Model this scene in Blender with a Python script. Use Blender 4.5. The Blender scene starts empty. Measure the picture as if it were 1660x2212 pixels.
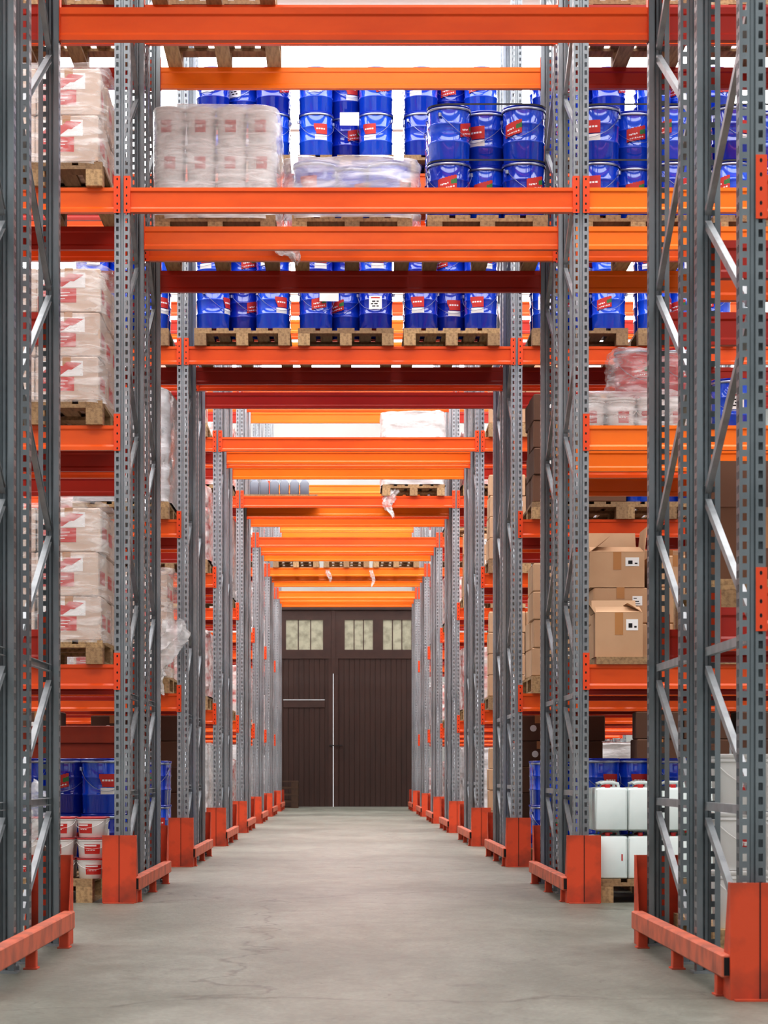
import bpy, math, random
from mathutils import Vector, noise
random.seed(7)
PI=math.pi
C=bpy.context.scene.collection
F=[8.52,14.7,20.2,25.7,31.2,36.7,42.2,47.7]
ROW=['nearest','second','third','fourth','fifth','sixth','seventh','farthest']
LV=[0,1.447,2.9,4.346,5.79]
SH=['floor level','first shelf','second shelf','third shelf','top shelf']
XL=-1.308; XR=1.392; PW=.093; BL=2.7
# ---------------------------------------------------------------- materials
def lin(c):
    return tuple(((v/255)/12.92 if v/255<=.04045 else ((v/255+.055)/1.055)**2.4) for v in c)+(1,)
def mat(name,col,rough=.5,metal=0,var=None,vscale=6,vamt=.5,bump=0,bscale=40,rnd=None,spec=.5,stretch=(1,1,1),coat=0,trans=0,emit=None):
    m=bpy.data.materials.new(name); m.use_nodes=True; nt=m.node_tree; N=nt.nodes; L=nt.links
    b=N['Principled BSDF']; b.inputs['Roughness'].default_value=rough; b.inputs['Metallic'].default_value=metal
    b.inputs['Specular IOR Level'].default_value=spec; b.inputs['Coat Weight'].default_value=coat
    b.inputs['Base Color'].default_value=lin(col)
    tc=N.new('ShaderNodeTexCoord'); mp=N.new('ShaderNodeMapping'); mp.inputs['Scale'].default_value=stretch
    L.new(tc.outputs['Object'],mp.inputs['Vector'])
    src=None
    if rnd:
        oi=N.new('ShaderNodeObjectInfo'); mx=N.new('ShaderNodeMix'); mx.data_type='RGBA'
        L.new(oi.outputs['Random'],mx.inputs[0]); mx.inputs[6].default_value=lin(col); mx.inputs[7].default_value=lin(rnd); src=mx.outputs[2]
    if var:
        n=N.new('ShaderNodeTexNoise'); n.inputs['Scale'].default_value=vscale; n.inputs['Detail'].default_value=6
        L.new(mp.outputs[0],n.inputs['Vector'])
        r=N.new('ShaderNodeMapRange'); r.inputs[1].default_value=.42; r.inputs[2].default_value=.72; r.inputs[3].default_value=0; r.inputs[4].default_value=vamt
        L.new(n.outputs[0],r.inputs[0]); mx=N.new('ShaderNodeMix'); mx.data_type='RGBA'
        L.new(r.outputs[0],mx.inputs[0]); mx.inputs[6].default_value=lin(col); mx.inputs[7].default_value=lin(var)
        if src: L.new(src,mx.inputs[6])
        src=mx.outputs[2]
    if src: L.new(src,b.inputs['Base Color'])
    if bump:
        n=N.new('ShaderNodeTexNoise'); n.inputs['Scale'].default_value=bscale; n.inputs['Detail'].default_value=4
        L.new(mp.outputs[0],n.inputs['Vector']); bp=N.new('ShaderNodeBump'); bp.inputs['Strength'].default_value=bump
        bp.inputs['Distance'].default_value=.02
        L.new(n.outputs[0],bp.inputs['Height']); L.new(bp.outputs[0],b.inputs['Normal'])
    if emit:
        b.inputs['Emission Color'].default_value=lin(emit[0]); b.inputs['Emission Strength'].default_value=emit[1]
    return m
M={}
M['steel_shade']=mat('galvanised steel in shade',(124,132,136),.36,.5,var=(78,86,90),vscale=5,vamt=.7,stretch=(1,1,.4))  # shade on the nearest uprights put into the steel colour
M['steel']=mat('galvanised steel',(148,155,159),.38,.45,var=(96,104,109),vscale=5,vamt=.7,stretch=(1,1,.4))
M['steel_lit']=mat('galvanised steel in light',(166,173,178),.4,.4,var=(112,120,126),vscale=5,vamt=.7,stretch=(1,1,.4))  # brighter light down the aisle put into the steel colour
M['steeld']=mat('dull galvanised brace',(158,163,166),.38,.45,var=(104,110,114),vscale=9,vamt=.6)
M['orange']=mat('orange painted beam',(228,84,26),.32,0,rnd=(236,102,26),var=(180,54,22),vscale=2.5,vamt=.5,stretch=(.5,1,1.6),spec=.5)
M['sunlit']=mat('amber painted beam',(248,132,18),.32,0,rnd=(242,108,20),var=(226,92,18),vscale=3,vamt=.4,stretch=(.4,1,1))  # sunlit look of some beams put into the colour
M['redb']=mat('red oxide painted beam',(164,38,24),.34,0,rnd=(182,46,26),var=(128,28,22),vscale=3,vamt=.35,stretch=(.4,1,1))  # same beams in shade, the shade put into the colour
M['conn']=mat('orange beam connector',(226,78,32),.4,0)
M['guard']=mat('scuffed orange guard',(212,80,44),.55,0,var=(100,54,42),vscale=4.5,vamt=.85,bump=.15,bscale=9)
M['rail']=mat('worn orange rail',(206,106,78),.55,0,var=(122,72,60),vscale=8,vamt=.75)
M['dark']=mat('dark hole',(25,22,22),.8)
M['wood']=mat('pallet wood',(190,158,116),.75,0,var=(104,80,58),vscale=8,vamt=.7,stretch=(6,.6,6),rnd=(146,118,88),bump=.2)
M['woodd']=mat('dark weathered pallet wood',(84,64,50),.8,0,var=(54,42,34),vscale=8,vamt=.7)
M['blue']=mat('blue enamel',(10,42,166),.1,0,coat=1,rnd=(26,86,222))
M['bluel']=mat('blue lid',(18,46,160),.2,0)
M['ring']=mat('clamp ring steel',(170,176,196),.28,.9)
M['red']=mat('printed red',(192,52,46),.45)
M['redp']=mat('red enamel',(186,28,30),.2,0,coat=.5)
M['green']=mat('printed green',(56,120,66),.45)
M['paper']=mat('white paper',(230,230,229),.6)
M['tub']=mat('white plastic tub',(232,231,229),.3)
M['lidr']=mat('pink red lid',(208,82,86),.4)
M['jerry']=mat('milky plastic',(210,221,219),.3,var=(182,200,198),vscale=4,vamt=.6)
M['card']=mat('brown cardboard',(200,166,134),.8,0,rnd=(186,150,118),var=(168,132,100),vscale=4,vamt=.4)
M['cardl']=mat('pale printed cardboard',(206,184,168),.7,0,rnd=(194,170,154))
M['cardd']=mat('dark cardboard',(112,80,62),.8,0,rnd=(92,66,52))
M['tape']=mat('packing tape',(176,126,78),.25)
M['grey']=mat('grey plastic jug',(110,116,128),.4)
M['wrapw']=mat('white wrapped goods',(222,222,222),.2,0,var=(160,153,150),vscale=4,vamt=.7,bump=.35,bscale=10,rnd=(196,196,200),stretch=(1,1,3))
M['wrapr']=mat('wrapped red and white goods',(218,210,208),.2,0,var=(186,60,54),vscale=6,vamt=1,bump=.35,bscale=10,stretch=(1,1,2))
M['strap']=mat('black strap',(40,42,50),.4)
M['rubber']=mat('black rubber',(24,24,26),.6,bump=.3,bscale=60)
M['panel']=mat('orange brown panel',(150,58,30),.6,0,var=(110,44,28),vscale=3,vamt=.6)
M['plank']=mat('brown door planks',(57,38,32),.5,0,var=(42,28,24),vscale=5,vamt=.6,stretch=(4,4,.3))
M['plank2']=mat('brown door frame boards',(62,42,36),.5,0,var=(46,31,27),vscale=5,vamt=.6)
M['wall']=mat('painted wall',(172,173,170),.8,0,var=(145,147,145),vscale=.6,vamt=.6)
M['ceil']=mat('white ceiling',(240,242,242),.8)
M['sky']=mat('skylight glazing',(250,250,250),.5,emit=((252,252,253),4.7))
M['sky2']=mat('boosted skylight glazing',(250,250,250),.5,emit=((252,252,253),6.0))  # stronger glow added over the far rows to brighten distant posts
M['pane']=mat('dirty lit pane',(150,148,130),.4,0,var=(88,88,74),vscale=7,vamt=.95,emit=((190,188,164),.2))
def film_mat(name,lo,hi,bump=.4,sc=3.2,det=6):
    m=bpy.data.materials.new(name); m.use_nodes=True; nt=m.node_tree; N=nt.nodes; L=nt.links
    b=N['Principled BSDF']; b.inputs['Base Color'].default_value=(.94,.95,.96,1); b.inputs['Roughness'].default_value=.1
    tc=N.new('ShaderNodeTexCoord'); mp=N.new('ShaderNodeMapping'); mp.inputs['Scale'].default_value=(1.6,1.6,7); mp.inputs['Rotation'].default_value=(0,.2,0)
    L.new(tc.outputs['Object'],mp.inputs[0]); n=N.new('ShaderNodeTexNoise'); n.inputs['Scale'].default_value=sc; n.inputs['Detail'].default_value=det; n.inputs['Distortion'].default_value=1.0
    L.new(mp.outputs[0],n.inputs['Vector']); r=N.new('ShaderNodeMapRange'); r.inputs[1].default_value=.4; r.inputs[2].default_value=.68; r.inputs[3].default_value=lo; r.inputs[4].default_value=hi
    L.new(n.outputs[0],r.inputs[0]); t=N.new('ShaderNodeBsdfTransparent'); mx=N.new('ShaderNodeMixShader')
    L.new(r.outputs[0],mx.inputs[0]); L.new(t.outputs[0],mx.inputs[1]); L.new(b.outputs[0],mx.inputs[2])
    bp=N.new('ShaderNodeBump'); bp.inputs['Strength'].default_value=bump; bp.inputs['Distance'].default_value=.02
    L.new(n.outputs[0],bp.inputs['Height']); L.new(bp.outputs[0],b.inputs['Normal'])
    L.new(mx.outputs[0],N['Material Output'].inputs['Surface']); return m
M['film']=film_mat('clear stretch film',.1,.46,.4)
M['filmw']=film_mat('cloudy stretch film',.2,.55,.35)
M['milky']=film_mat('hazy wrinkled film',.32,.62,.35,2.6,4)
def floor_mat():
    m=bpy.data.materials.new('worn concrete'); m.use_nodes=True; nt=m.node_tree; N=nt.nodes; L=nt.links
    b=N['Principled BSDF']; tc=N.new('ShaderNodeTexCoord')
    def nz(s,d,dist=0,st=(1,1,1)):
        mp=N.new('ShaderNodeMapping'); mp.inputs['Scale'].default_value=st; L.new(tc.outputs['Object'],mp.inputs[0])
        n=N.new('ShaderNodeTexNoise'); n.inputs['Scale'].default_value=s; n.inputs['Detail'].default_value=d; n.inputs['Distortion'].default_value=dist; n.inputs['Roughness'].default_value=.62
        L.new(mp.outputs[0],n.inputs['Vector']); return n.outputs[0]
    def ramp(src,a,b_,c0,c1):
        r=N.new('ShaderNodeValToRGB'); r.color_ramp.elements[0].position=a; r.color_ramp.elements[1].position=b_
        r.color_ramp.elements[0].color=c0; r.color_ramp.elements[1].color=c1; L.new(src,r.inputs[0]); return r.outputs[0]
    def mul(a,c,f):
        mx=N.new('ShaderNodeMix'); mx.data_type='RGBA'; mx.blend_type='MULTIPLY'; mx.inputs[0].default_value=f
        L.new(a,mx.inputs[6]); L.new(c,mx.inputs[7]); return mx.outputs[2]
    W=(1,1,1,1)
    c=ramp(nz(1.2,10,.5,(1,.45,1)),.36,.64,lin((108,110,100)),lin((134,135,125)))
    c=mul(c,ramp(nz(9,10,.5,(1,.5,1)),.4,.6,(.82,.82,.8,1),W),.9)
    c=mul(c,ramp(nz(45,6),.35,.6,(.74,.74,.72,1),W),1)
    c=mul(c,ramp(nz(.8,8,1.2,(1,.5,1)),.56,.68,W,(.78,.78,.75,1)),.6)
    c=mul(c,ramp(nz(3.1,9,.6),.64,.67,W,(.62,.6,.57,1)),.6)
    c=mul(c,ramp(nz(8,6,2.5,(1,.25,1)),.66,.675,W,(.5,.49,.46,1)),.7)
    for sc,th,ff in ((.33,.0035,.85),(1.0,.005,.35)):
        vo=N.new('ShaderNodeTexVoronoi'); vo.feature='DISTANCE_TO_EDGE'; vo.inputs['Scale'].default_value=sc
        ds=N.new('ShaderNodeTexNoise'); ds.inputs['Scale'].default_value=2.2; ds.inputs['Detail'].default_value=7; L.new(tc.outputs['Object'],ds.inputs['Vector'])
        va=N.new('ShaderNodeMix'); va.data_type='RGBA'; va.inputs[0].default_value=.4; L.new(tc.outputs['Object'],va.inputs[6]); L.new(ds.outputs['Color'],va.inputs[7])
        L.new(va.outputs[2],vo.inputs['Vector'])
        c=mul(c,ramp(vo.outputs[0],.0,th,(.38,.37,.35,1),W),ff)
    L.new(c,b.inputs['Base Color'])
    b.inputs['Roughness'].default_value=.44
    bp=N.new('ShaderNodeBump'); bp.inputs['Strength'].default_value=.35; bp.inputs['Distance'].default_value=.01
    L.new(nz(26,8),bp.inputs['Height']); L.new(bp.outputs[0],b.inputs['Normal']); return m
M['floor']=floor_mat()
# ---------------------------------------------------------------- mesh builder
class MB:
    def __init__(s): s.v=[]; s.f=[]; s.m=[]
    def add(s,v,f,mi=0):
        o=len(s.v); s.v+=[tuple(p) for p in v]; s.f+=[tuple(i+o for i in q) for q in f]; s.m+=[mi]*len(f); return s
    def box(s,x0,y0,z0,x1,y1,z1,mi=0):
        v=[(x0,y0,z0),(x1,y0,z0),(x1,y1,z0),(x0,y1,z0),(x0,y0,z1),(x1,y0,z1),(x1,y1,z1),(x0,y1,z1)]
        return s.add(v,[(0,3,2,1),(4,5,6,7),(0,1,5,4),(1,2,6,5),(2,3,7,6),(3,0,4,7)],mi)
    def bbox(s,x0,y0,z0,x1,y1,z1,b=.004,mi=0):
        def ring(i,z): return [(x0+i+b,y0+i,z),(x1-i-b,y0+i,z),(x1-i,y0+i+b,z),(x1-i,y1-i-b,z),(x1-i-b,y1-i,z),(x0+i+b,y1-i,z),(x0+i,y1-i-b,z),(x0+i,y0+i+b,z)]
        return s.loft([ring(b,z0),ring(0,z0+b),ring(0,z1-b),ring(b,z1)],mi)
    def loft(s,rings,mi=0,cap=True):
        n=len(rings[0]); v=[p for r in rings for p in r]; f=[]
        for k in range(len(rings)-1):
            for i in range(n): f.append((k*n+i,k*n+(i+1)%n,(k+1)*n+(i+1)%n,(k+1)*n+i))
        if cap: f.append(tuple(range(n))[::-1]); f.append(tuple((len(rings)-1)*n+i for i in range(n)))
        return s.add(v,f,mi)
    def prismx(s,prof,x0,x1,mi=0):
        return s.loft([[(x0,y,z) for y,z in prof],[(x1,y,z) for y,z in prof]],mi)
    def lathe(s,prof,n=24,cx=0,cy=0,mi=0,cap=True):
        return s.loft([[(cx+r*math.cos(2*PI*i/n),cy+r*math.sin(2*PI*i/n),z) for i in range(n)] for r,z in prof],mi,cap)
    def tube(s,pts,r,n=6,mi=0):
        rings=[]; pts=[Vector(p) for p in pts]
        for i,p in enumerate(pts):
            d=(pts[min(i+1,len(pts)-1)]-pts[max(i-1,0)]).normalized()
            a=d.cross(Vector((0,0,1)) if abs(d.z)<.9 else Vector((1,0,0))).normalized(); b=d.cross(a)
            rings.append([tuple(p+a*r*math.cos(2*PI*k/n)+b*r*math.sin(2*PI*k/n)) for k in range(n)])
        return s.loft(rings,mi)
    def mesh(s,name,mats,smooth=False):
        me=bpy.data.meshes.new(name); me.from_pydata(s.v,[],s.f)
        for k in mats: me.materials.append(M[k])
        me.polygons.foreach_set('material_index',s.m)
        if smooth:
            me.polygons.foreach_set('use_smooth',[True]*len(s.f))
            try: me.set_sharp_from_angle(angle=math.radians(40))
            except Exception: pass
        me.update(); return me
def link(o,parent=None,loc=(0,0,0),rz=0):
    C.objects.link(o); o.location=loc; o.rotation_euler=(0,0,rz)
    if parent: o.parent=parent
    return o
def P(name,me,parent,loc=(0,0,0),rz=0,label=None):
    o=link(bpy.data.objects.new(name,me),parent,loc,rz)
    if label: o['label']=label
    return o
def tag(o,label,cat,group=None):
    o['label']=label; o['category']=cat
    if group: o['group']=group
    return o
def E(name,label,cat,loc=(0,0,0),rz=0,group=None):
    o=bpy.data.objects.new(name,None); o.empty_display_size=.1
    return tag(link(o,None,loc,rz),label,cat,group)
def T(name,me,label,cat,loc=(0,0,0),rz=0,group=None):
    return tag(link(bpy.data.objects.new(name,me),None,loc,rz),label,cat,group)
def S(name,me,parent=None,loc=(0,0,0)):
    o=link(bpy.data.objects.new(name,me),parent,loc)
    if not parent: o['kind']='structure'
    return o
def copy_tree(o,parent=None):
    c=o.copy(); C.objects.link(c); c.parent=parent
    for ch in list(o.children): copy_tree(ch,c)
    return c
def remat(o,key):
    s_=o.material_slots[0]; s_.link='OBJECT'; s_.material=M[key]
# ---------------------------------------------------------------- setting
X0,X1,Y0,Y1,H=-9.5,9.5,-7,53.5,9.6
S('floor',MB().box(X0-.3,Y0,-.2,X1+.3,Y1+.3,0).mesh('floor',['floor']))
S('wall_left',MB().box(X0-.3,Y0,0,X0,Y1+.3,H).mesh('wall_left',['wall']))
S('wall_right',MB().box(X1,Y0,0,X1+.3,Y1+.3,H).mesh('wall_right',['wall']))
DX0,DX1,DZ=-2.55,1.78,4.42
S('wall_back',MB().box(X0,Y1,0,DX0,Y1+.3,H).box(DX1,Y1,0,X1,Y1+.3,H).box(DX0,Y1,DZ,DX1,Y1+.3,H).mesh('wall_back',['wall']))
S('ceiling',MB().box(X0-.3,Y0,H,X1+.3,Y1+.3,H+.2).mesh('ceiling',['ceil']))
tr=1
for i,yc in enumerate([2.0,6.9,12.9,18.8,24.3,29.8,35.3,40.8,46.3,51.6]):
    w=(1.0,1.7)[i>0] if i<9 else 1.2
    if i>1: w=1.9 if i<9 else 1.2
    S('window_%d'%(i+1),MB().box(-9,yc-w,H-.06,9,yc+w,H-.005).mesh('skylight',['sky2' if yc>21 else 'sky']))
    S('trim_%d'%tr,MB().box(X0,yc+w+.15,H-.35,X1,yc+w+.27,H-.001).mesh('roof_rib',['ceil'])); tr+=1
door=S('door_1',MB().box(DX0,Y1-.04,0,DX0+.06,Y1+.2,DZ).box(DX1-.06,Y1-.04,0,DX1,Y1+.2,DZ).box(DX0+.06,Y1-.04,DZ-.06,DX1-.06,Y1+.2,DZ).mesh('door_frame',['plank2']))
yd=Y1+.02
def planks(mb,x0,x1,z0,z1,n,mi=0):
    w=(x1-x0)/n
    for i in range(n):
        a=x0+i*w; b=a+w
        mb.loft([[(a,yd+.06,z),(b,yd+.06,z),(b,yd+.012,z),(b-.008,yd+.006,z),(a+.008,yd+.006,z),(a,yd+.012,z)] for z in (z0,z1)],mi)
def leaf(x0,x1,wins,wicket=None):
    mb=MB(); zt=DZ-.06
    if wicket:
        a,b,zz=wicket
        planks(mb,x0,a,.004,3.36,8); planks(mb,b,x1,.004,3.36,2); planks(mb,a,b,zz+.012,3.36,8)
    else: planks(mb,x0,x1,.004,3.36,17)
    xs=[x0]+[v for w in wins for v in w]+[x1]
    for i in range(0,len(xs),2): mb.box(xs[i],yd-.01,3.36,xs[i+1],yd+.06,zt,1)
    for a,b in wins: mb.box(a,yd-.01,3.36,b,yd+.06,3.48,1).box(a,yd-.01,4.14,b,yd+.06,zt,1)
    mb.box(x0,yd-.012,2.9+.38,x1,yd+.005,3.37,1); mb.box(x0,yd-.012,.004,x0+.1,yd+.005,3.28,1); mb.box(x1-.1,yd-.012,.004,x1,yd+.005,3.28,1)
    lf=S('door_leaf',mb.mesh('door_leaf',['plank','plank2']),door)
    if wicket:
        w=MB(); planks(w,wicket[0],wicket[1],.004,wicket[2],8)
        w.box(wicket[0],yd-.012,2.2,wicket[1],yd+.005,wicket[2]-.03,1)
        S('wicket_door',w.mesh('wicket',['plank','plank2']),door)
    for a,b in wins:
        S('window_pane',MB().box(a,yd+.02,3.48,b,yd+.03,4.14).mesh('pane',['pane']),lf)
        g=MB()
        for k in (1,2): x=a+(b-a)*k/3; g.box(x-.01,yd+.01,3.48,x+.01,yd+.02,4.14)
        S('glazing_bar',g.mesh('bar',['plank2']),lf)
    return lf
leaf(DX0+.06,-.259,[(-2.3,-1.55),(-1.30,-.48)],(-1.36,-.44,2.365))
leaf(-.245,DX1-.06,[(0,.625),(.85,1.475)])
S('cover_strip',MB().box(-.29,yd-.03,2.95,-.21,yd-.013,DZ-.065).mesh('cover',['plank2']),door)
S('door_handle',MB().box(-.34,yd-.05,1.35,-.05,yd-.03,1.37).box(-.33,yd-.03,1.345,-.3,yd-.012,1.375).box(-.08,yd-.03,1.345,-.05,yd-.012,1.375).mesh('handle',['rubber']),door)
# ---------------------------------------------------------------- rack
PH=7.3
def post_mesh():
    mb=MB(); z0=.008
    for x0,x1,y in ((0,.011,0),(.026,.036,0),(.041,.052,.01),(.057,.067,0),(.082,PW,0)): mb.add([(x0,y,z0),(x1,y,z0),(x1,y,PH),(x0,y,PH)],[(0,1,2,3)])
    mb.add([(.036,0,z0),(.041,.01,z0),(.041,.01,PH),(.036,0,PH)],[(0,1,2,3)]); mb.add([(.052,.01,z0),(.057,0,z0),(.057,0,PH),(.052,.01,PH)],[(0,1,2,3)])
    for x in (0,PW):
        for y0,y1 in ((0,.014),(.03,.044),(.058,.07)): mb.add([(x,y0,z0),(x,y1,z0),(x,y1,PH),(x,y0,PH)],[(0,1,2,3)])
    for x0,x1 in ((0,.022),(PW-.022,PW)): mb.add([(x0,.07,z0),(x1,.07,z0),(x1,.07,PH),(x0,.07,PH)],[(0,1,2,3)])
    z=z0
    while z<PH:
        zb=min(z+.023,PH)
        for x0,x1 in ((.011,.026),(.067,.082)): mb.add([(x0,0,z),(x1,0,z),(x1,0,zb),(x0,0,zb)],[(0,1,2,3)])
        for x in (0,PW):
            for y0,y1 in ((.014,.03),(.044,.058)): mb.add([(x,y0,z),(x,y1,z),(x,y1,zb),(x,y0,zb)],[(0,1,2,3)])
        z+=.05
    return mb.mesh('post',['steel'])
ME_post=post_mesh()
ME_base=MB().box(-.015,-.02,0,PW+.015,.09,.008).lathe([(.012,.008),(.012,.022),(.006,.03)],6,-.006,-.012).mesh('base_plate',['steeld'])
def brace_mesh(y0,z0,y1,z1):
    p=Vector((0,y0,z0)); q=Vector((0,y1,z1)); d=(q-p).normalized(); n=Vector((0,-d.z,d.y))*.0165; c=PW/2; mb=MB()
    for a,b,x0,x1 in ((-1,1,-.012,-.009),(-1,-.82,-.009,.012),(.82,1,-.009,.012)):
        mb.loft([[(c+x,*(e+n*k).yz) for x,k in ((x0,a),(x1,a),(x1,b),(x0,b))] for e in (p,q)])
    return mb.mesh('brace',['steeld'])
fa,ra=.055,1.045
BR=[(fa,.18,ra,.6),(fa,.66,ra,.66),(fa,.74,ra,1.2),(fa,1.27,ra,1.27)]
z=1.36; s=1
while z+.5<PH-.1:
    BR.append((fa,z,ra,z+.5) if s>0 else (ra,z,fa,z+.5)); z+=.55; s=-s
BR.append((fa,PH-.1,ra,PH-.1))
ME_br=[brace_mesh(*b) for b in BR]
BP=[(0,0),(0,-.02),(.009,-.03),(.009,-.116),(0,-.128),(0,-.149),(.05,-.149),(.05,-.125),(.043,-.115),(.043,-.04),(.05,-.03),(.05,0)]
ME_beam=MB().prismx(BP[::-1],.004,BL-.004).mesh('beam',['orange'])
def conn_mesh(sg):
    mb=MB(); f=lambda a,b:(min(a*sg,b*sg),max(a*sg,b*sg))
    a,b=f(-.036,.004); mb.box(a,-.006,-.155,b,-.0008,.07); a,b=f(.0006,.0038); mb.box(a,-.0008,-.155,b,.06,.07)
    for zz in (.05,.0,-.05,-.1,-.14):
        cx=-.018*sg; mb.add([(cx+.005*math.cos(t*PI/4),-.0065,zz+.008*math.sin(t*PI/4)) for t in range(8)],[tuple(range(8))],1)
    return mb.mesh('connector',['conn','dark'])
ME_cl,ME_cr=conn_mesh(1),conn_mesh(-1)
def build_rack():
    r=E('pallet_rack','','storage rack',(0,0,0),0,'double rows of pallet racking')
    for xl in (XL-PW-BL-PW,XL-PW,XR,XR+PW+BL):
        p=P('upright_post',ME_post,r,(xl,0,0)); P('base_plate',ME_base,p)
        p=P('upright_post',ME_post,r,(xl+PW,1.1,0),PI); P('base_plate',ME_base,p)
        for me in ME_br: P('brace',me,r,(xl,0,0))
    for bay,(xa,lv) in enumerate(((XL-PW-BL,(1,2,3,4)),(XL,(3,4)),(XR+PW,(1,2,3,4)))):
        for l in lv:
            b=P('beam',ME_beam,r,(xa,0,LV[l])); P('beam_connector',ME_cl,b); P('beam_connector',ME_cr,b,(BL,0,0))
            b=P('beam',ME_beam,r,(xa+BL,1.1,LV[l]),PI); P('beam_connector',ME_cl,b); P('beam_connector',ME_cr,b,(BL,0,0))
    return r
rack0=build_rack(); first=True
def light_tones(r,k,h):
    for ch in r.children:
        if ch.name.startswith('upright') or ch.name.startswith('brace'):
            if k==0 and ch.name.startswith('upright'): remat(ch,'steel_shade')
            elif k>=2: remat(ch,'steel_lit')
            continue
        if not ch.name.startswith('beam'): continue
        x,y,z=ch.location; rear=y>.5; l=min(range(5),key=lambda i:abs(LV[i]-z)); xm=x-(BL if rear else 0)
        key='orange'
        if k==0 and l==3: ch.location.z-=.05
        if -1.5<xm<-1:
            if l==4 and rear and h==1: key='sunlit'
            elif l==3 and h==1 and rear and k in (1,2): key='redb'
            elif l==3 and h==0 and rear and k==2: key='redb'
            elif k>=3 and rear: key='sunlit'
            elif k>=6: key='sunlit'
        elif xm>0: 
            if k==1 and rear and l in (2,3): key='sunlit'
            elif k==1 and l in (2,3) and h==0: key='sunlit'
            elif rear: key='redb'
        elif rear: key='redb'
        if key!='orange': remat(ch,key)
G0=.1
racks=[]
for k,f in enumerate(F):
    for h in (0,1):
        r=rack0 if first else copy_tree(rack0); first=False
        r.location=(0,f+1.4*h+(G0 if (k==0 and h) else 0),0); racks.append((r,k,h))
        r['label']='grey steel pallet rack with orange beams, %s half of the %s double row'%(('front','back')[h],ROW[k])
for a in racks: light_tones(*a)
def guard_mesh(w):
    mb=MB(); h=.41; x=w/2
    side=[(-.10,0),(.07,0),(.07,.09),(-.05,h),(-.10,h)]
    mb.prismx(side,-x,-x+.005); mb.prismx(side,x-.005,x)
    mb.loft([[(-x+.005,-.10,z),(0,-.106,z),(x-.005,-.10,z),(x-.005,-.094,z),(0,-.1,z),(-x+.005,-.094,z)] for z in (0,h)])
    mb.box(-.002,-.1075,.0,.002,-.1062,h,1)
    mb.box(-x+.01,-.15,0,x-.01,-.104,.006)
    return mb.mesh('guard',['guard','dark'])
ME_g=guard_mesh(.205)
ME_rail=MB().bbox(0,0,.075,.055,2.66,.158,.006).box(.008,-.004,.085,.047,.0,.148,1).mesh('rail',['rail','dark'])
ME_foot=MB().bbox(.006,-.03,.0,.049,.03,.075,.003).box(-.0,-.05,0,.055,.05,.006).mesh('foot',['guard'])
for k,f in enumerate(F):
    for sd,gx,rx in (('left',XL-PW/2-.008,-1.294),('right',XR+PW/2+.008,1.317)):
        e=E('rack_guard','scuffed orange guard with low rail at %s foot of %s rack row'%(sd,ROW[k]),'guard',(gx,f,0),0,'orange guards along the aisle')
        P('post_guard',ME_g,e); P('post_guard',ME_g,e,(0,2.5+(G0 if k==0 else 0),0),PI)
        P('guard_rail',ME_rail,e,(rx-gx,-.08,0)); 
        for yy in (.1,1.25,2.4): P('rail_foot',ME_foot,e,(rx-gx,yy,0))
# ---------------------------------------------------------------- goods prototypes
mb=MB()
for yy in (-.6,-.0725,.455): mb.box(-.4,yy,.1,.4,yy+.145,.122)
for x0,x1 in ((-.4,-.255),(-.215,-.115),(-.0725,.0725),(.115,.215),(.255,.4)): mb.box(x0,-.6,.1225,x1,.6,.144)
ME_deck=mb.mesh('deck',['wood'])
mb=MB().box(-.05,-.6,0,.05,.6,.022)
for yy in (-.6,-.0725,.455): mb.box(-.0499,yy,.0225,.0499,yy+.145,.0995)
ME_skid=mb.mesh('skid',['wood'])
def pallet(xc,yc,z,where,rz=0):
    e=E('pallet','wooden pallet, '+where,'pallet',(xc,yc,z),rz,'wooden pallets')
    P('top_deck',ME_deck,e)
    for x in (-.35,0,.35): P('skid',ME_skid,e,(x,0,0))
    return e
body=[(.132,0),(.137,.006),(.139,.116),(.1425,.121),(.144,.127),(.1425,.133),(.139,.138),(.1395,.232),(.1425,.237),(.144,.243),(.1425,.249),(.14,.254),(.141,.345),(.1455,.35),(.1455,.362),(.141,.366)]
def pail_body(mk,n=32): return MB().lathe(body,n).mesh('pail',[mk],True)
ME_pb=pail_body('blue'); ME_prb=pail_body('redp')
lidprof=[(.1462,.352),(.1465,.365),(.142,.369),(.136,.369),(.134,.362),(.0,.362)]
ME_pl=MB().lathe(lidprof,32).mesh('lid',['bluel'],True)
ME_plr=MB().lathe(lidprof,32).mesh('lid',['redp'],True)
ME_ring=MB().lathe([(.1463,.338),(.148,.343),(.148,.35),(.1463,.353)],32,cap=False).mesh('ring',['ring'],True)
pts=[(.149*math.cos(t),-.149*abs(math.sin(t))-.004,.30-.15*math.sin(t)) for t in [PI*i/14 for i in range(15)]]
ME_ph=MB().tube(pts,.0022,5).lathe([(.012,.288),(.012,.312)],8,.149,0).lathe([(.012,.288),(.012,.312)],8,-.149,0).mesh('handle',['ring'],True)
def patch(a0,a1,z0,z1,cols,rows,fn,mats,r0=.1446,taper=0,name='label'):
    mb=MB()
    for i in range(cols):
        for j in range(rows):
            k=fn(i,j)
            if k is None: continue
            v=[]
            for u,w in ((i,j),(i+1,j),(i+1,j+1),(i,j+1)):
                a=a0+(a1-a0)*u/cols-PI/2; z=z0+(z1-z0)*w/rows; r=r0+taper*z; v.append((r*math.cos(a),r*math.sin(a),z))
            mb.add(v,[(0,1,2,3)],k)
    return mb.mesh(name,mats,False)
def fA(i,j):
    u=i/32; w=j/24
    lo=.02+.22*u; hi=.74+.26*u
    if w<lo or w>hi: return None
    if u>.66 and lo+.3<w<lo+.52+.2*(u-.66): return 1
    if lo+.12<w<lo+.18 and .12<u<.9 and i%4!=0: return 2
    if lo+.34<w<lo+.42 and .1<u<.55 and i%5!=0: return 2
    return 0
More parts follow.
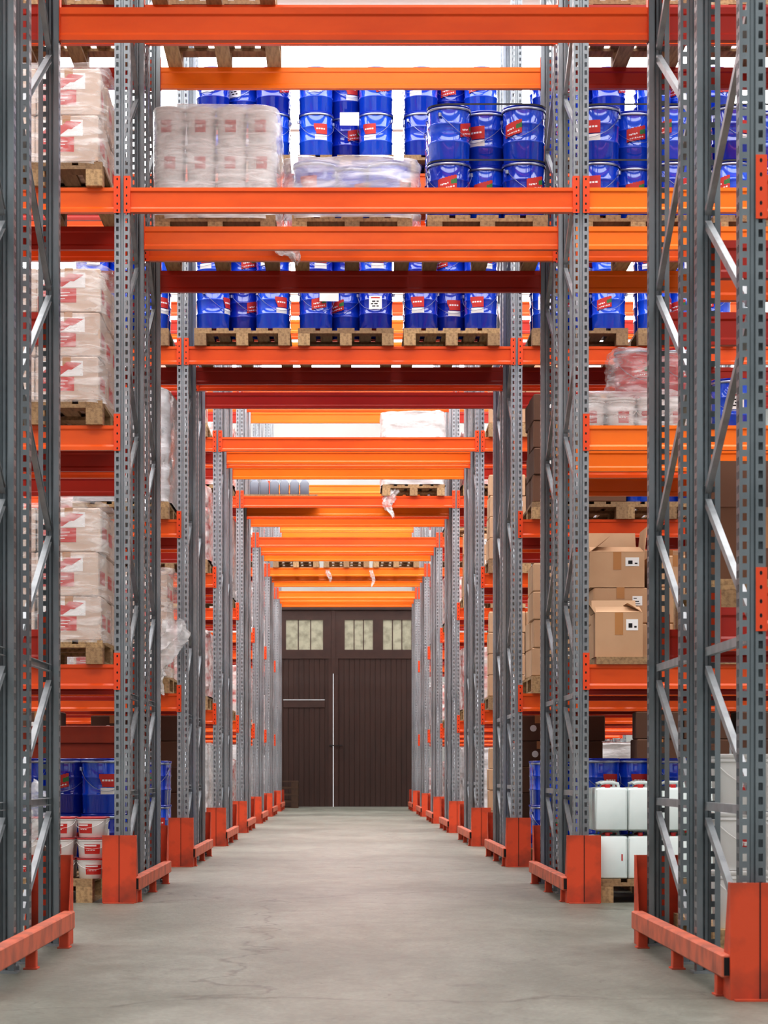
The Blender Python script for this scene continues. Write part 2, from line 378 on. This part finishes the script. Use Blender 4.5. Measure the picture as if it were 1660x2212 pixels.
ME_plA=patch(-.6,.3,.15,.27,32,24,fA,['red','green','paper'])
def fC(i,j):
    u=i/24; w=j/22
    if w<.36: return 2 if (w<.3 and u>.1) else None
    if u<.1*(1+math.sin(w*5)): return None
    if .62<w<.7 and .2<u<.8 and i%4!=0: return 2
    if .46<w<.5 and .2<u<.65 and i%3!=0: return 2
    return 0
ME_plC=patch(-.4,.45,.13,.265,24,22,fC,['red','green','paper'])
def fB(i,j):
    if j==9 and 2<=i<=9: return 1
    if j in (2,4,6) and 2<=i<=8: return 2 if (i+j)%4 else 0
    return 0
ME_plB=patch(-.35,.42,.16,.27,12,11,fB,['paper','red','dark'])
mb=MB().lathe(body,20).lathe(lidprof,20,mi=1)
ME_psimple=mb.mesh('pail',['blue','bluel'],True)
POS=[(-.25,.152,'front left'),(.25,.152,'front right'),(0,.305,'front middle'),(-.25,.452,'second rank left'),(.25,.452,'second rank right'),(0,.605,'second rank middle'),(-.25,.752,'third rank left'),(.25,.752,'third rank right')]
PLM=[ME_plA,ME_plB,ME_plA,ME_plC]
def pail(x,y,z,label,group,full=True,kind=0,rot=0):
    if not full: return T('paint_pail',ME_psimple,label,'pail',(x,y,z),rot,group)
    e=E('paint_pail',label,'pail',(x,y,z),rot,group)
    P('body',ME_prb if kind==2 else ME_pb,e); P('lid',ME_plr if kind==2 else ME_pl,e); P('rim_ring',ME_ring,e); P('wire_handle',ME_ph,e)
    P('paper_label',PLM[kind],e,label='white label' if kind==1 else 'red print with small white lettering'); return e
def pail_pallet(xc,f,z,layers,where,n=8):
    pallet(xc,f+.55,z,'under blue pails, '+where)
    names={1:['single layer'],2:['lower','upper'],3:['lower','middle','upper']}[layers]
    for l in range(layers):
        for i,(px,py,pn) in enumerate(POS[:n]):
            full=i<3
            pail(xc+px,f-.05+py,z+.144+l*.37,'blue pail, %s %s, %s'%(names[l],pn,where),'blue metal pails',full,random.choice([0,0,3,3,1]),random.uniform(-.6,1.15))
B1=F[1]+1.4
for l in (3,4):
    for xc,nm in ((-.855,'left'),(.01,'middle'),(.893,'right')):
        pail_pallet(xc,F[2],LV[l],2,'%s pallet over aisle, %s, third rack row'%(nm,SH[l]),8)
    for xc,nm in ((1.965,'inner'),(2.85,'outer')):
        pail_pallet(xc,F[2],LV[l],2,'%s pallet, right bay %s, third row'%(nm,SH[l]),5)
pail_pallet(-1.87,F[2],LV[3],2,'left bay %s, third row'%SH[3],5)
pail_pallet(-1.87,F[2],0,2,'left bay floor level, third row',5)
pail_pallet(1.965,F[2],0,2,'right bay floor level, third row',5)
pail_pallet(2.72,F[2],LV[2],1,'right bay second shelf, third row',5)
pail_pallet(.05,B1,LV[3],1,'wrapped middle pallet over aisle, second rack row',8)
pail_pallet(.95,B1,LV[3],2,'right pallet over aisle, second rack row',8)
for xc,nm in ((1.95,'inner'),(2.85,'outer')):
    pail_pallet(xc,B1,LV[3],2,'%s pallet, right bay third shelf, second row'%nm,5)
    pail_pallet(xc,B1,0,2,'%s pallet, right bay floor, second row'%nm,5)
pail_pallet(-1.87,B1,0,2,'left bay floor, second row behind white tubs',5)
def strap(xc,f,z,where):
    mb=MB(); pts=[]; w,d,r=.40,.47,.14
    for cx,cy,a0 in ((w-r,d-r,0),(-w+r,d-r,1),(-w+r,-d+r,2),(w-r,-d+r,3)):
        for i in range(6): a=a0*PI/2+i/5*PI/2; pts.append((cx+r*math.cos(a),cy+r*math.sin(a)))
    mb.loft([[(x,y,zz) for x,y in pts] for zz in (-.006,.006)],0,False)
    T('strapping_band',mb.mesh('strap',['strap']),'thin dark strap around blue pails, '+where,'strap',(xc,f+.42,z),0,'straps on pail stacks')
for xc,w in ((.95,'right pallet over aisle, second rack row'),(1.95,'inner pallet of right bay, second row'),(2.85,'outer pallet of right bay, second row')):
    strap(xc,B1,LV[3]+.144+.365,'lower layer, '+w); strap(xc,B1,LV[3]+.144+.735,'upper layer, '+w)
def shell(w,d,h,amp=.015,seed=0,mk='film',N=96,MR=20,open_top=False,loose=0):
    rings=[]
    rows=[(j/MR,1) for j in range(MR+1)]+([] if open_top else [(1,.93),(1,.7),(1,.4),(1,.05)])
    for j,(t,sc) in enumerate(rows):
        ring=[]
        for i in range(N):
            a=2*PI*i/N; c,s_=math.cos(a),math.sin(a); e=2/7
            x=math.copysign(abs(c)**e,c)*w/2*sc; y=math.copysign(abs(s_)**e,s_)*d/2*sc
            nv=noise.noise(Vector((x*6+seed*3.1,y*6,t*h*13)))+.6*noise.noise(Vector((x*17,y*17+seed,t*h*35)))
            k=1+(nv*amp)/max(.2,w/2)
            if loose and c>.3: k+=loose*max(0,noise.noise(Vector((seed,y*3,t*h*4))))
            z=t*h+(noise.noise(Vector((x*7,y*7,seed)))*amp*1.6 if t>=1 else 0)+(.02*(1-sc) if t>=1 else 0)-(.015 if (t==1 and sc==1) else 0)
            ring.append((x*k,y*k,z))
        rings.append(ring)
    return MB().loft(rings,0,False).mesh('film',[mk],True)
# tubs
ME_tb=MB().lathe([(.083,0),(.086,.004),(.096,.205),(.101,.208),(.101,.216),(.097,.218),(.098,.228)],24).mesh('tub',['tub'],True)
lidp=[(.1,.222),(.103,.226),(.103,.238),(.097,.24),(.093,.236),(0,.236)]
ME_tl=MB().lathe(lidp,24).mesh('lid',['tub'],True); ME_tlr=MB().lathe(lidp,24).mesh('lid',['lidr'],True)
def fT(i,j):
    u=i/24; w=j/14
    if w>.86: return 0
    if w>.72 and u<.75: return 1
    if .3<w<.42 and .1<u<.7 and i%4!=0: return 1
    return 0
ME_tlab=patch(-.6,.6,.05,.165,24,14,fT,['red','paper'],.0866,.049)
ME_tlabs=patch(-.5,.3,.07,.15,18,10,lambda i,j: 1 if (j in(4,5) and i<13 and i%4) else 0,['red','paper'],.0866,.049)
ME_th=MB().tube([(.101*math.cos(t),-.101*abs(math.sin(t))-.004,.2-.09*math.sin(t)) for t in [PI*i/12 for i in range(13)]],.002,5).mesh('handle',['tub'],True)
def tub(x,y,z,label,group,s=1,red=False,rot=0,sz=None):
    e=E('plastic_tub',label,'tub',(x,y,z),rot,group); e.scale=(s,s,sz or s)
    P('body',ME_tb,e); P('lid',ME_tlr if red else ME_tl,e); P('printed_label',ME_tlab if red else ME_tlabs,e); P('handle',ME_th,e); return e
LY=['bottom','middle','top']
xc=-.86
pallet(xc,B1+.55,LV[3],'under wrapped white tubs over aisle, second rack row')
for l in range(3):
    for j in range(2):
        for i in range(4):
            tub(xc-.308+i*.205,B1+.06+j*.205,LV[3]+.144+l*.243,'white tub, %s layer %s rank, number %d from left, wrapped stack over aisle, second row'%(LY[l],('front','second')[j],i+1),'white tubs wrapped above the aisle',1,False,random.uniform(-.2,.2))
T('stretch_film',shell(.86,1.24,.765,.005,1,'milky'),'hazy wrinkled stretch film around white tubs over the aisle','plastic wrap',(xc,B1+.55,LV[3]+.12))
T('stretch_film',shell(.92,1.28,.42,.018,2,'milky'),'clear stretch film over low blue pails, middle pallet over aisle','plastic wrap',(.05,B1+.55,LV[3]+.12))
pallet(-1.93,F[1]+.55,0,'under small white tubs, left bay floor, second row')
for l in range(3):
    for j in range(2):
        for i in range(4):
            tub(-1.545-i*.192,F[1]+.06+j*.19,.144+l*.125,'small white tub with pink lid, %s layer %s rank, number %d from aisle, left bay'%(LY[l],('front','second')[j],i+1),'small white tubs on left bay floor',.9,True,random.uniform(-.5,.5),.51)
T('backing_panel',MB().bbox(-.45,0,0,.45,.02,1.12,.004).box(-.45,-.015,1.0,.45,0,1.06).mesh('panel',['panel']),'orange brown board standing behind blue pails, left bay floor','panel',(-1.87,F[1]+2.56,0))
# cartons
def carton_meshes(w,d,h,kind):
    mk={'print':'cardl','plain':'card','dark':'cardd'}[kind]
    b=MB().bbox(-w/2,-d/2,0,w/2,d/2,h-.001,.008).mesh('carton',[mk])
    t=MB().box(-.025,-d/2-.001,h-.0005,.025,d/2+.001,h+.0003).box(-.025,-d/2-.0012,h-.07,.025,-d/2-.0004,h).mesh('tape',['tape'])
    y=-d/2-.001; mb=MB()
    def q(x0,z0,x1,z1,mi,o=0): mb.add([(x0,y-o,z0),(x1,y-o,z0),(x1,y-o,z1),(x0,y-o,z1)],[(0,1,2,3)],mi)
    if kind=='print':
        q(-w*.44,h*.22,w*.12,h*.54,0); q(-w*.44,h*.56,w*.26,h*.9,1)
        for i in range(3): q(-w*.36,h*(.3+.07*i),w*(-.06+.04*i),h*(.316+.07*i),1,.0004)
        mb.add([(-w*.42,y-.0004,h*.6),(-w*.1,y-.0004,h*.58),(w*.08,y-.0004,h*.76),(-w*.24,y-.0004,h*.82)],[(0,1,2,3)],0)
        mb.add([(-w*.1,y-.0006,h*.72),(w*.08,y-.0006,h*.70),(w*.24,y-.0006,h*.85),(w*.0,y-.0006,h*.88)],[(0,1,2,3)],0)
        x=w/2+.001; mb.add([(x,-d*.3,h*.3),(x,d*.25,h*.3),(x,d*.25,h*.6),(x,-d*.3,h*.6)],[(0,1,2,3)],0)
    elif kind=='plain':
        q(w*.22,h*.5,w*.4,h*.76,1); q(w*.24,h*.54,w*.36,h*.555,2,.0004); q(w*.24,h*.6,w*.34,h*.63,2,.0004); q(w*.24,h*.69,w*.3,h*.71,2,.0004)
    else:
        mb.add([(-w*.1+.03*math.cos(k*PI/6),y,h*.5+.03*math.sin(k*PI/6)) for k in range(12)],[tuple(range(12))],1)
    return b,t,mb.mesh('print',['red','paper','dark'])
CM={}
def carton(x,y,z,w,d,h,kind,label,group,rot=0):
    key=(w,d,h,kind)
    if key not in CM: CM[key]=carton_meshes(*key)
    b,t,p=CM[key]; e=E('carton',label,'cardboard box',(x,y,z),rot,group)
    P('box_body',b,e); P('tape',t,e); P('printed_label',p,e); return e
def carton_stack(xc,f,z,nx,ny,nl,h,kind,where,film=True,group=None,w=.385,d=.385,adj='brown'):
    pallet(xc,f+.55,z,'under %s cartons, %s'%(adj,where))
    nm=['bottom','second','third','fourth','fifth']
    for l in range(nl):
        for j in range(ny):
            for i in range(nx):
                lay='top' if l==nl-1 else nm[l]
                side=('left','right')[i] if nx==2 else 'single'
                carton(xc+(i-(nx-1)/2)*(w+.008)+random.uniform(-.012,.006),f-.05+d/2+.012+j*(d+.012),z+.144+l*h,w,d,h,kind,'%s carton, %s layer, %s rank %s, %s'%(adj,lay,('front','second','third')[j],side,where),group or 'stacked cartons',random.uniform(-.045,.045))
    if film:
        T('stretch_film',shell(.88,1.27,nl*h+.05,.014,random.random()*50,'film',loose=.06),'clear stretch film around %s cartons, %s'%(adj,where),'plastic wrap',(xc,f+.55,z+.13),0,'stretch film on carton stacks')
carton_stack(-1.87,F[1],LV[1],2,3,3,.268,'print','left bay first shelf, second row',adj='red-printed')
carton_stack(-1.87,F[1],LV[2],2,3,3,.268,'print','left bay second shelf, second row',adj='red-printed')
carton_stack(-1.87,F[1],LV[3],2,3,2,.285,'print','left bay third shelf, second row',adj='red-printed')
carton_stack(1.965,F[2],LV[2],2,2,4,.225,'dark','right bay second shelf, third row',False,adj='dark brown')
carton_stack(1.965,F[2],LV[1],2,2,4,.235,'plain','right bay first shelf, third row',False)
carton_stack(2.83,F[2],LV[1],2,1,4,.235,'dark','outer pallet, right bay first shelf, third row',False,adj='dark brown')
carton_stack(3.68,F[2],LV[1],2,1,3,.235,'dark','outermost pallet, right bay first shelf, third row',False,adj='dark brown')
carton_stack(2.83,F[2],0,2,1,5,.23,'dark','outer pallet, right bay floor, third row',False,adj='dark brown')
carton_stack(3.68,F[2],0,2,1,5,.23,'dark','outermost pallet, right bay floor, third row',False,adj='dark brown')
carton_stack(-2.75,F[2],0,2,1,5,.23,'dark','outer pallet, left bay floor, third row',False,adj='dark brown')
B2=F[2]+1.4
carton_stack(1.93,B2,0,2,1,5,.23,'dark','right bay floor, third row back half',False,adj='dark brown')
carton_stack(-1.87,B2,0,2,1,5,.23,'dark','left bay floor, third row back half',False,adj='dark brown')
carton_stack(2.80,B1,LV[1],2,1,3,.225,'dark','outer, right bay first shelf, second row back',False,adj='dark brown')
carton_stack(1.95,B1,LV[1],2,1,3,.225,'plain','inner, right bay first shelf, second row back',False)
carton_stack(-1.87,F[2],LV[1],2,2,3,.29,'print','left bay first shelf, third row',True,adj='red-printed')
ME_wl=[(shell(.84,1.22,h,.018,i*3+5,mk),h) for i,(h,mk) in enumerate(((.95,'wrapw'),(.8,'wrapr'),(1.05,'wrapw'),(.7,'wrapr')))]
def wrapped(xc,f,z,where,v):
    pallet(xc,f+.55,z,'under wrapped load, '+where)
    T('wrapped_load',ME_wl[v%4][0],('white','red and white')[v%2]+' film-wrapped load on pallet, '+where,'wrapped goods',(xc,f+.55,z+.146),0,'film-wrapped pallet loads')
wrapped(-1.87,F[2],LV[2],'left bay second shelf, third row',0)
for k in range(3,8):
    for l in range(4):
        wl='left bay %s, %s row'%(SH[l],ROW[k]); wr='right bay %s, %s row'%(SH[l],ROW[k])
        if k==3 and l<3: carton_stack(1.93,F[k],LV[l],2,1,4,.225,'plain',wr,False)
        elif (k+l)%3==0: carton_stack(1.93,F[k],LV[l],2,1,3,.27,'plain',wr,False)
        else: wrapped(1.93,F[k],LV[l],wr,k+l)
        if (k*2+l)%4==1: carton_stack(-1.86,F[k],LV[l],2,1,3,.27,'print',wl,False,adj='red-printed')
        else: wrapped(-1.86,F[k],LV[l],wl,k+l*3+(0 if l>1 else 1))
        if k==3:
            wrapped(2.85,F[k],LV[l],'outer place, '+wr,k+l+1); wrapped(-2.78,F[k],LV[l],'outer place, '+wl,k+l)
wrapped(.89,F[4],LV[3],'above the aisle at right, fifth row',0)
for xc,nm in ((-.85,'left'),(.03,'middle'),(.9,'right')): pallet(xc,F[6]+.55,LV[3],'%s of three bare ones over aisle, seventh row'%nm)
T('shelf_board',MB().box(-.5,0,0,.5,1.1,.02).mesh('board',['wood']),'thin wooden board across beams under grey jugs, fifth row','board',(-.85,F[4],LV[3]))
def rrect(w,d,r,z,n=4,cx=0,cy=0):
    o=[]
    for qx,qy,a0 in ((1,1,0),(-1,1,1),(-1,-1,2),(1,-1,3)):
        for i in range(n): a=(a0+i/(n-1))*PI/2; o.append((cx+qx*(w/2-r)+r*math.cos(a),cy+qy*(d/2-r)+r*math.sin(a),z))
    return o
ME_jug=MB().loft([rrect(.11,.11,.02,0),rrect(.118,.118,.02,.01),rrect(.118,.118,.02,.15),rrect(.07,.07,.02,.19),rrect(.04,.04,.015,.2)]).mesh('jug',['grey'],True)
ME_jugc=MB().lathe([(.02,.2),(.02,.22),(.017,.222)],12).mesh('cap',['strap'],True)
for i in range(6):
    e=E('jug','grey square jug with tapered neck, %s from left over the fifth row'%['first','second','third','fourth','fifth','sixth'][i],'jug',(-1.17+i*.13,F[4]+.08,LV[3]+.02),0,'grey jugs above the aisle')
    P('body',ME_jug,e); P('cap',ME_jugc,e)
for xc,f,w in ((-.85,B1,'over aisle top shelf, back half, second row'),(-.85,F[1],'over aisle top shelf, front half, second row'),(-1.87,B1,'left bay top shelf, back half, second row'),(-1.87,F[1],'left bay top shelf, front half, second row'),(1.95,B1,'inner one of right bay top shelf, second row'),(2.85,B1,'outer one of right bay top shelf, second row')):
    pallet(xc,f+.55,LV[4],w)
# jerrycans
mb=MB().loft([rrect(.19,.2,.014,0),rrect(.1985,.22,.016,.008),rrect(.1985,.22,.016,.245),rrect(.192,.2,.02,.258),rrect(.1,.11,.03,.264)])
ME_jc=mb.mesh('jerrycan',['jerry'],True)
ME_jh=MB().tube([(-.06,0,.25),(-.055,0,.283),(-.03,0,.291),(.02,0,.291),(.05,0,.284),(.055,0,.25)],.011,8).mesh('handle',['jerry'],True)
ME_jcap=MB().lathe([(.017,.255),(.017,.278),(.015,.281)],14,-.02,-.07).mesh('cap',['redp'],True)
ME_jl=MB().add([(.06,-.1112,.11),(.068,-.1112,.11),(.068,-.1112,.15),(.06,-.1112,.15)],[(0,1,2,3)]).mesh('sticker',['red'])
pallet(1.93,F[1]+.55,0,'under milky jerrycans, right bay floor, second row')
for l in range(2):
    for j in range(2):
        for i in range(4):
            e=E('jerrycan','milky white jerrycan with red cap, %s layer %s rank, number %d from aisle, right bay'%(('lower','upper')[l],('front','second')[j],i+1),'jerrycan',(1.62+i*.2,F[1]+.08+j*.23,.144+l*.293),0,'milky jerrycans on right bay floor')
            P('body',ME_jc,e); P('handle',ME_jh,e); P('screw_cap',ME_jcap,e)
            if (i+l)%2==0: P('sticker',ME_jl,e)
T('shelf_board',MB().box(-.5,-.02,0,.6,1.12,.045).mesh('board',['wood']),'thick wooden board under open cartons, right bay first shelf','board',(2.03,F[1],LV[1]))
def open_carton(x,y,z,w,d,h,mk,label,rot=0,tilt=(.5,1.2,.3,.9)):
    e=E('open_carton',label,'cardboard box',(x,y,z),rot,'open cartons'); t=.004
    mb=MB().box(-w/2,-d/2,0,w/2,d/2,t).box(-w/2,-d/2,t,w/2,-d/2+t,h).box(-w/2,d/2-t,t,w/2,d/2,h).box(-w/2,-d/2+t,t,-w/2+t,d/2-t,h).box(w/2-t,-d/2+t,t,w/2,d/2-t,h)
    P('box_body',mb.mesh('open_box',[mk]),e)
    P('tape',MB().box(-.025,-d/2-.0012,h*.5,.025,-d/2-.0002,h).mesh('tape',['tape']),e)
    P('printed_label',MB().box(w*.15,-d/2-.0012,h*.6,w*.4,-d/2-.0002,h*.85,0).box(w*.2,-d/2-.0018,h*.66,w*.28,-d/2-.001,h*.76,1).box(w*.32,-d/2-.0018,h*.66,w*.37,-d/2-.001,h*.7,1).mesh('lab',['paper','dark']),e)
    fl=d*.42
    for k,(dx,dy,L_) in enumerate(((0,-1,w),(0,1,w),(-1,0,d),(1,0,d))):
        a=tilt[k]; m=MB(); o=(math.sin(a)*fl,math.cos(a)*fl)
        L2=L_/2-.004
        if dx==0: ps=[(-L2,dy*d/2,h),(L2,dy*d/2,h),(L2*.96,dy*(d/2+o[0]),h+o[1]),(-L2*.96,dy*(d/2+o[0]),h+o[1])]
        else: ps=[(dx*w/2,-L2,h),(dx*w/2,L2,h),(dx*(w/2+o[0]),L2*.96,h+o[1]),(dx*(w/2+o[0]),-L2*.96,h+o[1])]
        off=(dx*.003*math.cos(a),dy*.003*math.cos(a),-.003*math.sin(a))
        qs=[(p[0]+off[0],p[1]+off[1],p[2]+off[2]) for p in ps]
        m.loft([ps,qs]); P('flap',m.mesh('flap',[mk]),e)
    return e
zb=LV[1]+.0455
open_carton(1.67,F[1]+.14,zb,.29,.26,.27,'card','open brown carton standing alone in front, right bay first shelf',0,(-1.2,.5,.6,-1.0))
for i in range(3):
    for l in range(2):
        carton(1.72+i*.35,F[1]+.56,zb+l*.225,.34,.38,.225,'plain','brown carton, %s of column %d from aisle, behind open one, right bay first shelf'%(('bottom','middle')[l],i+1),'cartons on right bay first shelf')
open_carton(1.70,F[1]+.56,zb+.4505,.34,.38,.22,'card','open brown carton topmost of column nearest aisle, right bay first shelf',0,(-1.3,.15,-.9,.1))
carton(2.07,F[1]+.56,zb+.4505,.34,.38,.2,'plain','low brown carton on top of middle column, right bay first shelf','cartons on right bay first shelf')
open_carton(2.42,F[1]+.54,zb+.4505,.34,.38,.2,'card','open brown carton topmost of far column, right bay first shelf',0,(.9,.5,.4,.6))
pallet(1.92,F[0]+2.05,LV[1],'under large dark open carton, right bay first shelf, nearest row')
open_carton(1.86,F[0]+2.3,LV[1]+.146,.6,.5,.36,'cardd','large dark brown open carton, right bay first shelf, nearest row',0,(-.2,.1,-.3,.2))
pallet(1.95,B1+.55,LV[2],'under film-wrapped tubs, right bay second shelf, second row')
for j in range(3):
    for i in range(4):
        tub(1.95-.308+i*.205,B1+.07+j*.21,LV[2]+.144,'white tub, %s rank, number %d from aisle, wrapped on right bay second shelf'%(('front','second','third')[j],i+1),'wrapped white tubs on right bay second shelf',1,False,random.uniform(-.4,.4))
for i in range(2): pail(1.98+i*.3,B1+.36,LV[2]+.388,'red pail, %s of two standing on wrapped tubs, right bay second shelf'%('left','right')[i],'red pails on right bay second shelf',True,2,.3)
T('stretch_film',shell(.88,.92,.3,.022,9,'filmw'),'crinkled film over white tubs, right bay second shelf','plastic wrap',(1.95,B1+.40,LV[2]+.12))
T('stretch_film',shell(.66,.42,.34,.03,11,'film'),'clear film around two red pails, right bay second shelf','plastic wrap',(2.12,B1+.36,LV[2]+.39))
pallet(2.85,B1+.55,LV[2],'outer one, right bay second shelf, second row')
pail(2.60,B1+.12,LV[2]+.144,'lone blue pail beside wrapped tubs, right bay second shelf','blue metal pails',True,1,0)
pallet(1.92,F[0]+2.05,0,'under white tubs, right bay floor, nearest row')
for l in range(3):
    for i in range(4):
        tub(1.63+i*.205,F[0]+1.6,.144+l*.243,'white tub, %s layer, number %d from aisle, right bay floor, nearest row'%(LY[l],i+1),'white tubs in nearest right bay',1,False,.6)
sh=MB().add([(-.08,0,-.055),(.08,.004,-.055),(.08,0,.055),(-.08,.004,.055)],[(0,1,2,3)]).mesh('sheet',['paper'])
T('paper_sheet',sh,'white paper sheet on middle pail stack, top shelf, third row','paper sheet',(.04,F[2]-.06,LV[4]+.44))
T('paper_sheet',sh,'white paper sheet on middle pail stack, third shelf, third row','paper sheet',(-.13,F[2]-.06,LV[3]+.42))
def scrap(x,y,z,w,h,seed,where,mk='filmw'):
    rings=[]; n=18
    for j in range(19):
        t=j/18; ww=w*(.3+.75*math.sin(PI*min(1,t*.8+.15)))*(1-.6*t); cx=w*.3*math.sin(t*5+seed)
        rings.append([(cx+ww/2*math.cos(2*PI*i/n)*(1+.9*noise.noise(Vector((i*.9,t*9,seed)))),.03*math.sin(2*PI*i/n)+.04*noise.noise(Vector((i*.8,t*9,seed+3))),-t*h+.07*noise.noise(Vector((i*.7,t*4,seed+9)))) for i in range(n)])
    T('film_scrap',MB().loft(rings,0,False).mesh('scrap',[mk],True),'torn crumpled plastic film hanging '+where,'plastic film',(x,y,z),0,'hanging film scraps')
scrap(-1.50,F[2]-.07,2.05,.26,.62,1,'from carton stack, left bay first shelf, third row','milky')
scrap(.60,F[4]-.02,4.42,.16,.34,2,'over the aisle from fifth row beam')
scrap(-.37,B1-.03,4.36,.18,.17,3,'below wrapped pallets over aisle, second row')
scrap(-.27,F[6]-.02,4.3,.09,.2,4,'left of two over aisle, seventh row','film')
scrap(.48,F[6]-.02,4.3,.08,.28,5,'right of two over aisle, seventh row','film')
scrap(-1.47,F[0]+2.72,.75,.16,.36,6,'by left guard of nearest row')
for i in range(4):
    e=pallet(-1.6,52.2,i*.145,'dark, %s of stack beside brown door'%['bottom','second','third','top'][i],PI/2)
    for ch in e.children: remat(ch,'woodd')
ty=[]
for i in range(28):
    a=2*PI*i/28
    ty.append([(.05*math.cos(b)*1.1,(.15+.05*math.sin(b))*math.cos(a),.2+(.15+.05*math.sin(b))*math.sin(a)) for b in [2*PI*k/12 for k in range(12)]])
ty.append(ty[0])
T('tyre',MB().loft(ty,0,False).mesh('tyre',['rubber'],True),'small black tyre standing between left guards of second and third rows','tyre',(-1.46,18.4,0),.25)
# ---------------------------------------------------------------- light + camera
w=bpy.data.worlds.new('World'); bpy.context.scene.world=w; w.use_nodes=True
w.node_tree.nodes['Background'].inputs[0].default_value=(.97,.985,1,1); w.node_tree.nodes['Background'].inputs[1].default_value=.9
cam=bpy.data.cameras.new('Camera'); co=bpy.data.objects.new('Camera',cam); C.objects.link(co)
co.location=(0,0,.8); co.rotation_euler=(PI/2,0,0)
cam.sensor_fit='HORIZONTAL'; cam.sensor_width=36; cam.lens=5223/1660*36
cam.shift_x=(830-745)/1660; cam.shift_y=(1665-1106)/1660; cam.clip_end=300
cam.dof.use_dof=True; cam.dof.focus_distance=17; cam.dof.aperture_fstop=13
bpy.context.scene.camera=co
vs=bpy.context.scene.view_settings; vs.view_transform='Standard'; vs.exposure=0
try: vs.look='Medium High Contrast'
except Exception: pass
